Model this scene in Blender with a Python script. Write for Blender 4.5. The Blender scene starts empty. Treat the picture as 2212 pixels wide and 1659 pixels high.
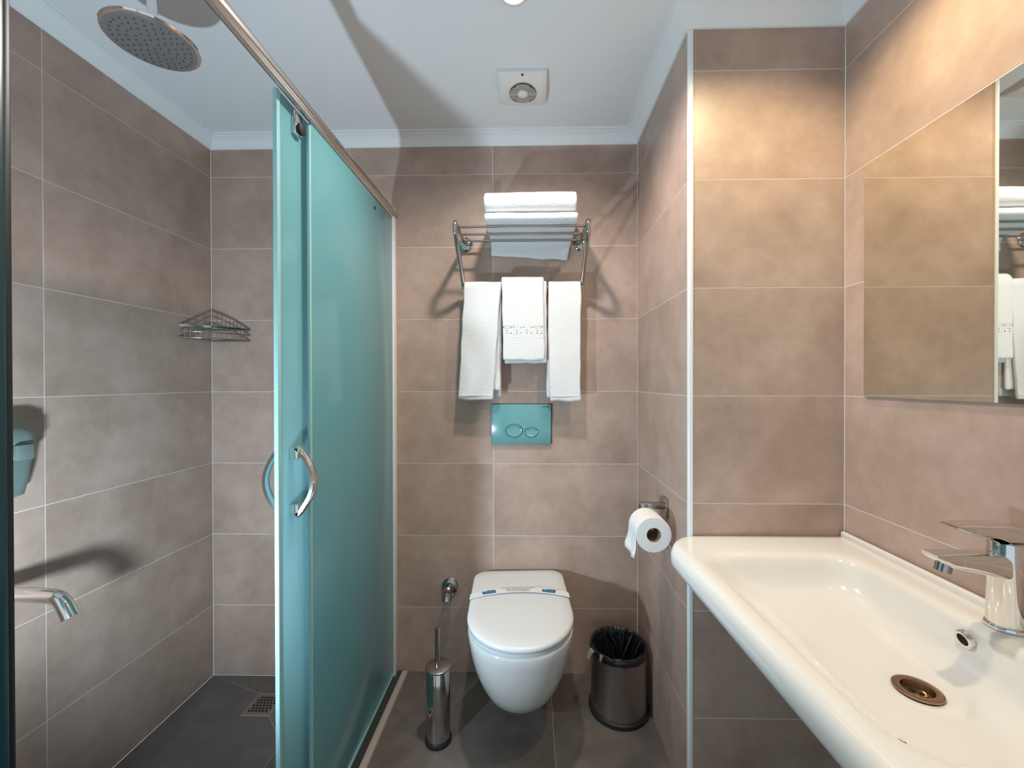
import bpy, bmesh, math, random
from mathutils import Vector, Matrix, noise
from mathutils.bvhtree import BVHTree

random.seed(7)
scene = bpy.context.scene
C = scene.collection
PI = math.pi

# ------------------------------------------------------------------ camera
F_PX, W_PX = 891.43, 2212.0
CAM_Z = 1.219
RIGHT = Vector((0.99977114, 0.02133289, -0.00160649))
FWD = Vector((-0.02134135, 0.99975742, -0.00544527))
UP = Vector((0.00148993, 0.00547831, 0.99998388))
cam_data = bpy.data.cameras.new('camera')
cam_data.sensor_fit = 'HORIZONTAL'
cam_data.sensor_width = 36.0
cam_data.lens = F_PX / W_PX * 36.0
cam_data.shift_x = -24.35 / W_PX
cam_data.clip_start = 0.01
cam = bpy.data.objects.new('camera', cam_data)
C.objects.link(cam)
cam.matrix_world = Matrix(((RIGHT.x, UP.x, -FWD.x, 0), (RIGHT.y, UP.y, -FWD.y, 0),
                           (RIGHT.z, UP.z, -FWD.z, CAM_Z), (0, 0, 0, 1)))
scene.camera = cam

# ------------------------------------------------------------------ world, exposure
world = bpy.data.worlds.new('world')
scene.world = world
world.use_nodes = True
bg = world.node_tree.nodes['Background']
bg.inputs[0].default_value = (0.74, 0.91, 1.0, 1)
bg.inputs[1].default_value = 0.82
vs = scene.view_settings
vs.view_transform = 'Standard'
vs.look = 'None'
vs.exposure = 0.0
vs.gamma = 1.0
vs.use_curve_mapping = False

# ------------------------------------------------------------------ lights (the room's lamps)
def light(name, kind, loc, energy, color, size=0.03, target=None, spot=120, blend=0.6):
    d = bpy.data.lights.new(name, kind)
    d.energy = energy
    d.color = color
    if kind in ('POINT', 'SPOT'):
        d.shadow_soft_size = size
    if kind == 'SPOT':
        d.spot_size = math.radians(spot)
        d.spot_blend = blend
    o = bpy.data.objects.new(name, d)
    C.objects.link(o)
    o.location = loc
    if target is not None:
        o.rotation_euler = (Vector(target) - Vector(loc)).to_track_quat('-Z', 'Y').to_euler()
    return o

DL1 = (-0.047, 1.082, 2.243)       # ceiling downlight in front of the toilet
DL2 = (0.57, 0.78, 2.243)          # ceiling downlight over the wash basin
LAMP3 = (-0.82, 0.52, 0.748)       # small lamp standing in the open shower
light('toilet_downlight_light', 'SPOT', (DL1[0], DL1[1], DL1[2] - 0.022), 41, (1.0, 0.91, 0.82), 0.03,
      (DL1[0], DL1[1], 0), 156, 0.6)
light('basin_downlight_light', 'SPOT', (DL2[0], DL2[1], DL2[2] - 0.022), 26, (1.0, 0.81, 0.46), 0.03,
      (DL2[0], DL2[1], 0), 148, 0.6)
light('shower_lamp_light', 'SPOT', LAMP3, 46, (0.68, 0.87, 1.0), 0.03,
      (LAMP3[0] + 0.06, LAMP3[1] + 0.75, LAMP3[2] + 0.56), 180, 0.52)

# ------------------------------------------------------------------ room numbers
XL, XS, XR = -1.3581, 0.4374, 0.8684
YB, YA, YF = 1.7225, 1.1658, -0.75
ZC, ZSH = 2.243, -0.028
XD = -0.575                        # shower door line
ROWS = [2.0845 - 0.302 * k for k in range(7)]

# ------------------------------------------------------------------ materials
MATS = {}
def mat(name, color=(0.8, 0.8, 0.8), rough=0.5, metal=0.0, **kw):
    if name in MATS:
        return MATS[name]
    m = bpy.data.materials.new(name)
    m.use_nodes = True
    b = m.node_tree.nodes['Principled BSDF']
    b.inputs['Base Color'].default_value = (*color, 1)
    b.inputs['Roughness'].default_value = rough
    b.inputs['Metallic'].default_value = metal
    for k, v in kw.items():
        b.inputs[k].default_value = v
    MATS[name] = m
    return m

def nodes(m):
    return m.node_tree.nodes, m.node_tree.links, m.node_tree.nodes['Principled BSDF']

def add_noise_bump(m, scale, strength, dist=0.001, detail=3.0, coord='Object'):
    n, l, b = nodes(m)
    tc = n.new('ShaderNodeTexCoord')
    nz = n.new('ShaderNodeTexNoise')
    nz.inputs['Scale'].default_value = scale
    nz.inputs['Detail'].default_value = detail
    bp = n.new('ShaderNodeBump')
    bp.inputs['Strength'].default_value = strength
    bp.inputs['Distance'].default_value = dist
    l.new(tc.outputs[coord], nz.inputs['Vector'])
    l.new(nz.outputs['Fac'], bp.inputs['Height'])
    l.new(bp.outputs['Normal'], b.inputs['Normal'])

def cement(name, dark, mid, lite, rough):
    m = mat(name, mid, rough)
    n, l, b = nodes(m)
    geo = n.new('ShaderNodeNewGeometry')
    oi = n.new('ShaderNodeObjectInfo')
    mul = n.new('ShaderNodeVectorMath'); mul.operation = 'MULTIPLY_ADD'
    comb = n.new('ShaderNodeCombineXYZ')
    l.new(oi.outputs['Random'], comb.inputs[0]); l.new(oi.outputs['Random'], comb.inputs[1]); l.new(oi.outputs['Random'], comb.inputs[2])
    mul.inputs[1].default_value = (17, 31, 23)
    l.new(comb.outputs[0], mul.inputs[0]); l.new(geo.outputs['Position'], mul.inputs[2])
    n1 = n.new('ShaderNodeTexNoise'); n1.inputs['Scale'].default_value = 4.5; n1.inputs['Detail'].default_value = 5; n1.inputs['Roughness'].default_value = 0.6
    n2 = n.new('ShaderNodeTexNoise'); n2.inputs['Scale'].default_value = 16; n2.inputs['Detail'].default_value = 6; n2.inputs['Roughness'].default_value = 0.7
    l.new(mul.outputs[0], n1.inputs['Vector']); l.new(mul.outputs[0], n2.inputs['Vector'])
    mx = n.new('ShaderNodeMath'); mx.operation = 'MULTIPLY_ADD'; mx.inputs[1].default_value = 0.35
    l.new(n2.outputs['Fac'], mx.inputs[0])
    sc = n.new('ShaderNodeMath'); sc.operation = 'MULTIPLY'; sc.inputs[1].default_value = 0.65
    l.new(n1.outputs['Fac'], sc.inputs[0]); l.new(sc.outputs[0], mx.inputs[2])
    cr = n.new('ShaderNodeValToRGB')
    cr.color_ramp.elements[0].position = 0.33; cr.color_ramp.elements[0].color = (*dark, 1)
    cr.color_ramp.elements[1].position = 0.68; cr.color_ramp.elements[1].color = (*lite, 1)
    e = cr.color_ramp.elements.new(0.5); e.color = (*mid, 1)
    l.new(mx.outputs[0], cr.inputs['Fac']); l.new(cr.outputs['Color'], b.inputs['Base Color'])
    rm = n.new('ShaderNodeMapRange'); rm.inputs['To Min'].default_value = rough - 0.05; rm.inputs['To Max'].default_value = rough + 0.1
    l.new(n2.outputs['Fac'], rm.inputs['Value']); l.new(rm.outputs['Result'], b.inputs['Roughness'])
    bp = n.new('ShaderNodeBump'); bp.inputs['Strength'].default_value = 0.15; bp.inputs['Distance'].default_value = 0.0006
    l.new(n2.outputs['Fac'], bp.inputs['Height']); l.new(bp.outputs['Normal'], b.inputs['Normal'])
    return m

M_TILE = cement('wall_tile', (0.345, 0.238, 0.190), (0.430, 0.306, 0.250), (0.520, 0.382, 0.322), 0.36)
M_FLOOR = cement('floor_tile', (0.105, 0.086, 0.076), (0.140, 0.117, 0.104), (0.195, 0.167, 0.150), 0.45)
M_GROUT = mat('grout', (0.70, 0.63, 0.58), 0.9); add_noise_bump(M_GROUT, 300, 0.3)
M_FGROUT = mat('floor_grout', (0.38, 0.34, 0.31), 0.9); add_noise_bump(M_FGROUT, 300, 0.3)
M_PAINT = mat('ceiling_paint', (0.74, 0.75, 0.77), 0.7); add_noise_bump(M_PAINT, 220, 0.15, 0.0006)
M_CROWN = mat('plaster_crown', (0.78, 0.79, 0.80), 0.6); add_noise_bump(M_CROWN, 120, 0.15, 0.0006)
M_STRIP = mat('corner_strip', (0.80, 0.81, 0.82), 0.28)
M_CHROME = mat('chrome', (0.80, 0.78, 0.76), 0.07, 1.0)
M_RACK = mat('rack_chrome', (0.52, 0.49, 0.47), 0.09, 1.0)
M_CHROME2 = mat('dark_chrome', (0.42, 0.40, 0.39), 0.14, 1.0)
M_RAIL = mat('rail_metal', (0.72, 0.66, 0.62), 0.22, 1.0)
M_STEEL = mat('brushed_steel', (0.40, 0.36, 0.34), 0.30, 1.0)
def brush_steel(m, s=(4, 4, 900)):
    n, l, b = nodes(m)
    tc = n.new('ShaderNodeTexCoord'); mp = n.new('ShaderNodeMapping'); mp.inputs['Scale'].default_value = s
    nz = n.new('ShaderNodeTexNoise'); nz.inputs['Scale'].default_value = 1.0; nz.inputs['Detail'].default_value = 2
    rm = n.new('ShaderNodeMapRange'); rm.inputs['To Min'].default_value = 0.22; rm.inputs['To Max'].default_value = 0.42
    l.new(tc.outputs['Object'], mp.inputs['Vector']); l.new(mp.outputs['Vector'], nz.inputs['Vector'])
    l.new(nz.outputs['Fac'], rm.inputs['Value']); l.new(rm.outputs['Result'], b.inputs['Roughness'])
brush_steel(M_STEEL)
M_BRONZE = mat('aged_bronze', (0.42, 0.29, 0.20), 0.22, 1.0); add_noise_bump(M_BRONZE, 60, 0.1)
M_CERAMIC = mat('white_ceramic', (0.84, 0.83, 0.82), 0.10, 0.0); M_CERAMIC.node_tree.nodes['Principled BSDF'].inputs['Coat Weight'].default_value = 0.4
M_LID = mat('white_lid_plastic', (0.74, 0.75, 0.77), 0.25)
M_BLACK = mat('black_rubber', (0.012, 0.012, 0.013), 0.5)
M_HOLE = mat('dark_opening', (0.004, 0.004, 0.004), 0.8)
M_PAPER = mat('tissue_paper', (0.83, 0.82, 0.81), 0.9); add_noise_bump(M_PAPER, 500, 0.25, 0.0005)
M_CORE = mat('cardboard', (0.30, 0.20, 0.14), 0.9)
M_BAND = mat('band_paper', (0.80, 0.81, 0.83), 0.55)
M_BLUE = mat('blue_print', (0.010, 0.115, 0.26), 0.45)
M_LBLUE = mat('pale_blue_print', (0.20, 0.48, 0.66), 0.5)
M_INK = mat('grey_ink', (0.22, 0.22, 0.28), 0.7)
M_LOGO = mat('black_print', (0.006, 0.008, 0.010), 0.4)
M_PLATE = mat('teal_plate', (0.135, 0.335, 0.355), 0.16); M_PLATE.node_tree.nodes['Principled BSDF'].inputs['Coat Weight'].default_value = 0.5
M_PLATE_EDGE = mat('plate_frame', (0.03, 0.05, 0.055), 0.3)
M_FANW = mat('fan_plastic', (0.74, 0.71, 0.69), 0.35)
M_FAND = mat('fan_brown_inside', (0.13, 0.085, 0.065), 0.8)  # plain dark brown for the gaps between the grille slats
M_DISP = mat('dispenser_plastic', (0.15, 0.195, 0.19), 0.25)
M_DISP2 = mat('dispenser_bottle', (0.12, 0.16, 0.155), 0.2)
M_SILL = mat('sill_stone', (0.46, 0.40, 0.36), 0.4); add_noise_bump(M_SILL, 40, 0.1)
M_TRACK = mat('track_rubber', (0.035, 0.040, 0.042), 0.35)
M_SEAL = mat('dark_teal_seal', (0.006, 0.045, 0.058), 0.3)
M_SEAL2 = mat('navy_seal_lip', (0.003, 0.012, 0.022), 0.4)
M_SEALC = mat('clear_teal_seal', (0.30, 0.55, 0.56), 0.12)
M_LINER = mat('black_liner', (0.012, 0.012, 0.014), 0.16); add_noise_bump(M_LINER, 38, 0.9, 0.006, 4)
M_LINERC = mat('clear_liner_scrap', (0.42, 0.40, 0.40), 0.2, 0.0, Alpha=0.7)
M_STAIN = mat('brown_stain', (0.52, 0.36, 0.27), 0.6)
M_NOZZLE = mat('nozzle_rubber', (0.10, 0.10, 0.10), 0.5)
M_HEADFACE = mat('shower_face', (0.30, 0.30, 0.31), 0.32, 0.6)
M_MIRROR = mat('mirror_silver', (0.86, 0.82, 0.72), 0.015, 1.0)
M_MIREDGE = mat('mirror_edge', (0.16, 0.10, 0.07), 0.3)

M_TOWEL = mat('terry_towel', (0.70, 0.705, 0.725), 0.95)
M_TOWEL.node_tree.nodes['Principled BSDF'].inputs['Sheen Weight'].default_value = 0.3
add_noise_bump(M_TOWEL, 210, 0.8, 0.0028, 5)

M_EMIT = bpy.data.materials.new('lamp_lens'); M_EMIT.use_nodes = True
_b = M_EMIT.node_tree.nodes['Principled BSDF']
_b.inputs['Emission Color'].default_value = (1, 0.95, 0.88, 1); _b.inputs['Emission Strength'].default_value = 9

def frosted():
    m = bpy.data.materials.new('frosted_teal_glass'); m.use_nodes = True
    n, l = m.node_tree.nodes, m.node_tree.links
    n.remove(n['Principled BSDF']); out = n['Material Output']
    tr = n.new('ShaderNodeBsdfTranslucent'); tr.inputs[0].default_value = (0.69, 0.95, 1.0, 1)
    df = n.new('ShaderNodeBsdfDiffuse'); df.inputs[0].default_value = (0.23, 0.56, 0.61, 1)
    mx = n.new('ShaderNodeMixShader'); mx.inputs[0].default_value = 0.45
    l.new(tr.outputs[0], mx.inputs[1]); l.new(df.outputs[0], mx.inputs[2])
    gl = n.new('ShaderNodeBsdfGlossy'); gl.inputs['Roughness'].default_value = 0.16
    fr = n.new('ShaderNodeFresnel'); fr.inputs[0].default_value = 1.45
    m2 = n.new('ShaderNodeMixShader')
    l.new(fr.outputs[0], m2.inputs[0]); l.new(mx.outputs[0], m2.inputs[1]); l.new(gl.outputs[0], m2.inputs[2])
    l.new(m2.outputs[0], out.inputs['Surface'])
    return m
M_FROST = frosted()

# ------------------------------------------------------------------ mesh helpers
def finish(name, bm, material, parent=None, smooth=False, angle=None):
    me = bpy.data.meshes.new(name)
    bmesh.ops.recalc_face_normals(bm, faces=bm.faces)
    bm.to_mesh(me); bm.free()
    if material: me.materials.append(material)
    if smooth:
        for p in me.polygons: p.use_smooth = True
        if angle is not None:
            me.set_sharp_from_angle(angle=math.radians(angle))
    o = bpy.data.objects.new(name, me)
    C.objects.link(o)
    if parent is not None: o.parent = parent
    return o

def tag(o, label, cat=None, group=None, kind=None):
    o['label'] = label
    if cat: o['category'] = cat
    if group: o['group'] = group
    if kind: o['kind'] = kind
    return o

def empty(name, loc=(0, 0, 0), rz=0.0):
    o = bpy.data.objects.new(name, None)
    o.empty_display_size = 0.05
    C.objects.link(o); o.location = loc; o.rotation_euler = (0, 0, rz)
    return o

def bx(bm, x0, x1, y0, y1, z0, z1, bevel=0.0, seg=2):
    vs_ = [bm.verts.new((x, y, z)) for x in (x0, x1) for y in (y0, y1) for z in (z0, z1)]
    fs = []
    for q in ((0, 1, 3, 2), (4, 6, 7, 5), (0, 4, 5, 1), (2, 3, 7, 6), (0, 2, 6, 4), (1, 5, 7, 3)):
        fs.append(bm.faces.new([vs_[i] for i in q]))
    if bevel > 0:
        es = list({e for f in fs for e in f.edges})
        bmesh.ops.bevel(bm, geom=es, offset=bevel, segments=seg, affect='EDGES', profile=0.5)

def box(name, x0, x1, y0, y1, z0, z1, material, parent=None, bevel=0.0, seg=2):
    bm = bmesh.new(); bx(bm, x0, x1, y0, y1, z0, z1, bevel, seg)
    return finish(name, bm, material, parent, bevel > 0, 40)

def loft(bm, rings, cap0=True, cap1=True, closed=True):
    rv = [[bm.verts.new(p) for p in r] for r in rings]
    n = len(rings[0])
    for a, b in zip(rv[:-1], rv[1:]):
        for i in range(n if closed else n - 1):
            j = (i + 1) % n
            bm.faces.new((a[i], a[j], b[j], b[i]))
    if cap0 and closed: bm.faces.new(rv[0])
    if cap1 and closed: bm.faces.new(list(reversed(rv[-1])))
    return rv

def lathe(bm, prof, center=(0, 0, 0), n=32, axis='z', cap0=True, cap1=True):
    c = Vector(center); rings = []
    for r, h in prof:
        ring = []
        for i in range(n):
            a = 2 * PI * i / n
            x, y = r * math.cos(a), r * math.sin(a)
            v = {'z': Vector((x, y, h)), 'y': Vector((x, h, y)), 'x': Vector((h, x, y))}[axis]
            ring.append(c + v)
        rings.append(ring)
    loft(bm, rings, cap0, cap1)

def tube(bm, pts, r, n=10, cap=True, sec=None):
    pts = [Vector(p) for p in pts]
    rings = []; t0 = (pts[1] - pts[0]).normalized()
    ref = Vector((0, 0, 1)) if abs(t0.z) < 0.9 else Vector((1, 0, 0))
    u = t0.cross(ref).normalized()
    for i, p in enumerate(pts):
        if i == 0: t = pts[1] - pts[0]
        elif i == len(pts) - 1: t = pts[-1] - pts[-2]
        else: t = (pts[i + 1] - pts[i]).normalized() + (pts[i] - pts[i - 1]).normalized()
        t.normalize()
        u = (u - t * u.dot(t)).normalized(); w = t.cross(u)
        rr = r[i] if isinstance(r, (list, tuple)) else r
        if sec:
            rings.append([p + u * a + w * b for a, b in sec])
        else:
            rings.append([p + (u * math.cos(2 * PI * k / n) + w * math.sin(2 * PI * k / n)) * rr for k in range(n)])
    loft(bm, rings, cap, cap)

def smooth_path(pts, it=2):
    pts = [Vector(p) for p in pts]
    for _ in range(it):
        q = [pts[0]]
        for a, b in zip(pts[:-1], pts[1:]):
            q += [a * 0.75 + b * 0.25, a * 0.25 + b * 0.75]
        q.append(pts[-1]); pts = q
    return pts

def rrect(x0, x1, y0, y1, r, z, nc=10, ns=8):
    if not isinstance(r, (list, tuple)): r = [r] * 4
    cs = [(x1, y1, 0, r[0]), (x0, y1, 90, r[1]), (x0, y0, 180, r[2]), (x1, y0, 270, r[3])]
    out = []; arcs = []
    for cx, cy, a0, rr in cs:
        ox = cx - rr if cx == x1 else cx + rr
        oy = cy - rr if cy == y1 else cy + rr
        arcs.append([Vector((ox + rr * math.cos(math.radians(a0 + 90 * i / nc)), oy + rr * math.sin(math.radians(a0 + 90 * i / nc)), z)) for i in range(nc + 1)])
    for k in range(4):
        out += arcs[k]
        a, b = arcs[k][-1], arcs[(k + 1) % 4][0]
        for i in range(1, ns): out.append(a.lerp(b, i / ns))
    return out

def text(name, body, size, mtx, material, parent, align='CENTER', depth=0.0002):
    cu = bpy.data.curves.new(name, 'FONT'); cu.body = body; cu.size = size
    cu.align_x = align; cu.align_y = 'CENTER'; cu.extrude = depth; cu.resolution_u = 2
    tmp = bpy.data.objects.new(name + '_curve', cu); C.objects.link(tmp)
    dg = bpy.context.evaluated_depsgraph_get()
    me = bpy.data.meshes.new_from_object(tmp.evaluated_get(dg))
    bpy.data.objects.remove(tmp)
    me.materials.clear(); me.materials.append(material)
    me.transform(mtx)
    o = bpy.data.objects.new(name, me); C.objects.link(o)
    if parent is not None: o.parent = parent
    return o

# ================================================================== ROOM SHELL
tile_meshes = {}
def tile_mesh(w, h, material, th=0.006):
    key = (round(w, 4), round(h, 4), material.name)
    if key not in tile_meshes:
        bm = bmesh.new(); bx(bm, -w / 2, w / 2, -th, 0.0, -h / 2, h / 2)
        # face of the tile is local y = 0 (outward), slightly eased edge left to the joint
        me = bpy.data.meshes.new('tile'); bmesh.ops.recalc_face_normals(bm, faces=bm.faces); bm.to_mesh(me); bm.free()
        me.materials.append(material); tile_meshes[key] = me
    return tile_meshes[key]

J = 0.0012   # half joint
def tile_wall(name, label, origin, udir, ndir, ucuts, zcuts, u0, u1, z0, z1):
    """origin: point of the face plane at u=0; ndir: out of the wall into the room"""
    u = Vector(udir); n = Vector(ndir); o = Vector(origin)
    bm = bmesh.new()
    pts = []
    for uu in (u0, u1):
        for dd in (-0.0005, -0.09):
            for zz in (z0, z1):
                p = o + u * uu + n * dd; pts.append(bm.verts.new((p.x, p.y, zz)))
    for q in ((0, 1, 3, 2), (4, 6, 7, 5), (0, 4, 5, 1), (2, 3, 7, 6), (0, 2, 6, 4), (1, 5, 7, 3)):
        bm.faces.new([pts[i] for i in q])
    wall = finish(name, bm, M_GROUT)
    tag(wall, label, 'wall', kind='structure')
    us = [u0] + [c for c in ucuts if u0 < c < u1] + [u1]
    zs = [z0] + sorted(c for c in zcuts if z0 < c < z1) + [z1]
    # local x of tile -> u', local y -> n
    x_ax = Vector((n.y, -n.x, 0))
    ang = math.atan2(x_ax.y, x_ax.x)
    for a, b in zip(us[:-1], us[1:]):
        for c, d in zip(zs[:-1], zs[1:]):
            w, h = (b - a) - 2 * J, (d - c) - 2 * J
            if w < 0.004 or h < 0.004: continue
            t = bpy.data.objects.new('tile', tile_mesh(w, h, M_TILE)); C.objects.link(t)
            p = o + u * ((a + b) / 2)
            t.location = (p.x, p.y, (c + d) / 2); t.rotation_euler = (0, 0, ang); t.parent = wall
    return wall

tile_wall('wall_back', 'brown cement-look tiled wall behind the toilet and shower', (XS, YB, 0), (-1, 0, 0), (0, -1, 0),
          [0.600, 1.202], ROWS, 0.0, XS - XL, ZSH, ZC)
tile_wall('wall_left', 'brown cement-look tiled wall along the shower', (XL, YB, 0), (0, -1, 0), (1, 0, 0),
          [0.602, 1.204, 1.806], ROWS, 0.0, YB - YF, ZSH, ZC)
tile_wall('wall_side', 'narrow tiled wall return carrying the toilet paper holder', (XS, YB, 0), (0, -1, 0), (-1, 0, 0),
          [], ROWS, 0.0, YB - YA - 0.009, 0.0, ZC)
tile_wall('wall_alcove', 'warm lit tiled wall piece at the end of the basin', (XS + 0.013, YA, 0), (1, 0, 0), (0, -1, 0),
          [], ROWS, 0.0, XR - XS - 0.013, 0.0, ZC)
tile_wall('wall_right', 'brown tiled wall carrying mirror above the basin', (XR, YA, 0), (0, -1, 0), (-1, 0, 0),
          [0.602, 1.204], ROWS, 0.0, YA - YF, 0.0, ZC)

# corner strip on the outer edge between side wall and alcove wall
bm = bmesh.new()
sec = [(XS - 0.0005, YA + 0.0085), (XS - 0.0005, YA + 0.004)]
for i in range(7):
    a = math.radians(180 + 90 * i / 6)
    sec.append((XS + 0.0055 + 0.006 * math.cos(a), YA + 0.0045 + 0.006 * math.sin(a)))
sec += [(XS + 0.0125, YA - 0.0012), (XS + 0.0125, YA + 0.0085)]
loft(bm, [[Vector((x, y, z)) for x, y in sec] for z in (0.0, 2.2)])
strip = finish('trim_1', bm, M_STRIP, None, True, 35)
tag(strip, 'white corner strip on the outer tile edge beside the basin', 'trim', kind='structure')

# floor (toilet side): grout bed + tiles
floor = box('floor', XD + 0.048, XR, YF, YB, -0.06, -0.0006, M_FGROUT)
tag(floor, 'dark grey tiled floor under the toilet and basin', 'floor', kind='structure')
fx = [XD + 0.050, 0.073, 0.675, XR]
fy = [YF, -0.084, 0.518, 1.120, YB]
for a, b in zip(fx[:-1], fx[1:]):
    for c, d in zip(fy[:-1], fy[1:]):
        if a >= XS - 0.01 and c >= YA: continue
        bb = b
        if d > YA + 0.01 and b > XS: bb = b if c < YA else XS
        t = bpy.data.objects.new('tile', tile_mesh(bb - a - 2 * J, d - c - 2 * J, M_FLOOR)); C.objects.link(t)
        t.location = ((a + bb) / 2, (c + d) / 2, 0.0); t.rotation_euler = (PI / 2, 0, 0); t.parent = floor

# shower floor: grout bed + cut slabs falling to the drain
sf = box('floor_shower', XL, XD + 0.03, YF, YB, -0.09, ZSH - 0.0006, M_FGROUT)
tag(sf, 'dark grey tiled shower floor sloping to the square drain', 'floor', kind='structure')
dx0, dx1, dy0, dy1 = -1.0926, -0.9834, 1.513, 1.6235
def slab(poly, name='tile'):
    cx = sum(p[0] for p in poly) / len(poly); cy = sum(p[1] for p in poly) / len(poly)
    n = len(poly); ins = []
    for i in range(n):
        a, b, c = Vector(poly[i - 1]), Vector(poly[i]), Vector(poly[(i + 1) % n])
        e1 = (b - a).normalized(); e2 = (c - b).normalized()
        n1 = Vector((-e1.y, e1.x)); n2 = Vector((-e2.y, e2.x))
        s = (n1 + n2); s = s / max(0.3, (1 + n1.dot(n2)))
        ins.append(b + s * 0.0012)
    bm = bmesh.new()
    loft(bm, [[Vector((p.x, p.y, z)) for p in ins] for z in (ZSH - 0.006, ZSH)])
    return finish(name, bm, M_FLOOR, sf)
XR_S = XD + 0.03
slab([(XL, YB), (dx0, dy1), (dx1, dy1), (XR_S, YB)])
slab([(XL, YB), (XL, 1.02), (-0.868, 1.02), (-0.868, 1.40), (dx1, dy0), (dx0, dy0), (dx0, dy1)])
slab([(XR_S, YB), (dx1, dy1), (dx1, dy0), (-0.868, 1.40), (-0.868, 1.02), (XR_S, 1.02)])
slab([(XL, 1.02), (XL, 0.42), (-0.868, 0.42), (-0.868, 1.02)])
slab([(-0.868, 1.02), (-0.868, 0.42), (XR_S, 0.42), (XR_S, 1.02)])
slab([(XL, 0.42), (XL, YF), (-0.868, YF), (-0.868, 0.42)])
slab([(-0.868, 0.42), (-0.868, YF), (XR_S, YF), (XR_S, 0.42)])

# ceiling
ceil = box('ceiling', XL - 0.09, XR + 0.09, YF, YB + 0.09, ZC, ZC + 0.08, M_PAINT)
tag(ceil, 'white painted ceiling with plaster crown edge', 'ceiling', kind='structure')

# crown moulding, one mitred length per wall
CROWN = [(0.0, 0.0), (0.006, 0.0), (0.008, 0.004), (0.012, 0.007), (0.016, 0.014), (0.024, 0.023), (0.034, 0.030),
         (0.045, 0.034), (0.046, 0.037), (0.054, 0.037), (0.055, 0.043), (0.0, 0.043)]
ZCB = 2.200
def crown(name, a, b, n, ma, mb, label):
    """a,b corner points of the wall face, n inward normal, ma/mb slide per projection (+1 outward / -1 inward along a->b)"""
    a, b, n = Vector(a), Vector(b), Vector(n); t = (b - a).normalized()
    bm = bmesh.new(); rings = []
    L = (b - a).length; steps = max(2, int(L / 0.12))
    for i in range(steps + 1):
        f = i / steps; ring = []
        for d, h in CROWN:
            pa = a + n * d + t * (d * ma); pb = b + n * d - t * (d * mb)
            p = pa.lerp(pb, f); ring.append(Vector((p.x, p.y, ZCB + h)))
        rings.append(ring)
    loft(bm, rings)
    o = finish(name, bm, M_CROWN, None, True, 30)
    return tag(o, label, 'moulding', kind='structure')
crown('trim_2', (XL, YF), (XL, YB), (1, 0), 0, 1, 'white plaster crown moulding above the shower wall')
crown('trim_3', (XL, YB), (XS, YB), (0, -1), 1, 1, 'white plaster crown moulding above the toilet wall')
crown('trim_4', (XS, YB), (XS, YA), (-1, 0), 1, -1, 'white plaster crown moulding over the narrow side wall')
crown('trim_5', (XS, YA), (XR, YA), (0, -1), -1, 1, 'white plaster crown moulding over the alcove wall')
crown('trim_6', (XR, YA), (XR, YF), (-1, 0), 1, 0, 'white plaster crown moulding above the mirror wall')

# ================================================================== LAMPS
def downlight(loc, label):
    r = empty('ceiling_downlight', loc)
    tag(r, label, 'downlight')
    bm = bmesh.new(); lathe(bm, [(0.045, 0.0), (0.045, -0.006), (0.040, -0.010), (0.032, -0.010), (0.030, -0.004), (0.030, 0.0)], n=32)
    finish('ring', bm, M_FANW, r, True, 40)
    bm = bmesh.new(); lathe(bm, [(0.0295, -0.002), (0.0295, -0.008), (0.02, -0.011), (0.004, -0.012)], n=28)
    finish('lens', bm, M_EMIT, r, True, 40)
    return r
downlight(DL1, 'round ceiling downlight in front of the exhaust fan')
downlight(DL2, 'round ceiling downlight above the wash basin')

# ================================================================== SHOWER ENCLOSURE
encl = empty('shower_enclosure', (XD, 1.0, 0.0))
tag(encl, 'sliding shower enclosure with frosted teal glass and chrome top rail', 'shower door')
ox, oy = XD, 1.0
def ebox(name, x0, x1, y0, y1, z0, z1, m, bevel=0.0, parent=None):
    return box(name, x0 - ox, x1 - ox, y0 - oy, y1 - oy, z0, z1, m, parent or encl, bevel)
# top rail: rounded section with a groove line
bm = bmesh.new()
sec = []
for k in range(28):
    a = 2 * PI * k / 28
    rr = 1.0 if not (k in (4, 5)) else 0.9
    sec.append((rr * 0.0140 * math.cos(a), rr * 0.0190 * math.sin(a)))
tube(bm, [(0, YB - 0.004 - oy, 1.914), (0, 0.7 - oy, 1.914), (0, YF - oy, 1.914)], 0.0155, sec=sec)
finish('top_rail', bm, M_RAIL, encl, True, 50)
# wall profile on the back wall
ebox('wall_profile', -0.592, -0.5665, YB - 0.037, YB - 0.0005, 0.0, 1.936, M_STRIP, 0.002)
# fixed glass, sliding glass, near glass
def pane(name, x, y0, y1, z0, z1, label=None):
    o = ebox(name, x - 0.004, x + 0.004, y0, y1, z0, z1, M_FROST, 0.0012)
    if label: o['label'] = label
    return o
pane('fixed_glass', -0.578, 1.064, YB - 0.030, 0.014, 1.892, 'fixed frosted teal glass panel')
slide = pane('sliding_glass', -0.600, 0.966, 1.63, 0.020, 1.908, 'sliding frosted teal glass door panel')
pane('near_glass', -0.578, -0.60, 0.428, 0.014, 1.898)
ebox('edge_seal', -0.5835, -0.5725, 0.428, 0.4385, 0.014, 1.898, M_SEAL, 0.002)
ebox('seal_lip', -0.582, -0.574, 0.4385, 0.4445, 0.014, 1.898, M_SEAL2, 0.001)
ebox('edge_seal', -0.6055, -0.5945, 0.954, 0.968, 0.020, 1.908, M_SEALC, 0.002)
ebox('edge_seal', -0.5825, -0.5735, 1.057, 1.065, 0.014, 1.884, M_SEALC, 0.0015)
ebox('bottom_seal', -0.585, -0.571, 1.06, YB - 0.030, 0.004, 0.018, M_SEALC, 0.002)
ebox('bottom_track', -0.610, -0.548, YF, YB - 0.002, -0.028, 0.003, M_TRACK, 0.003)
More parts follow.
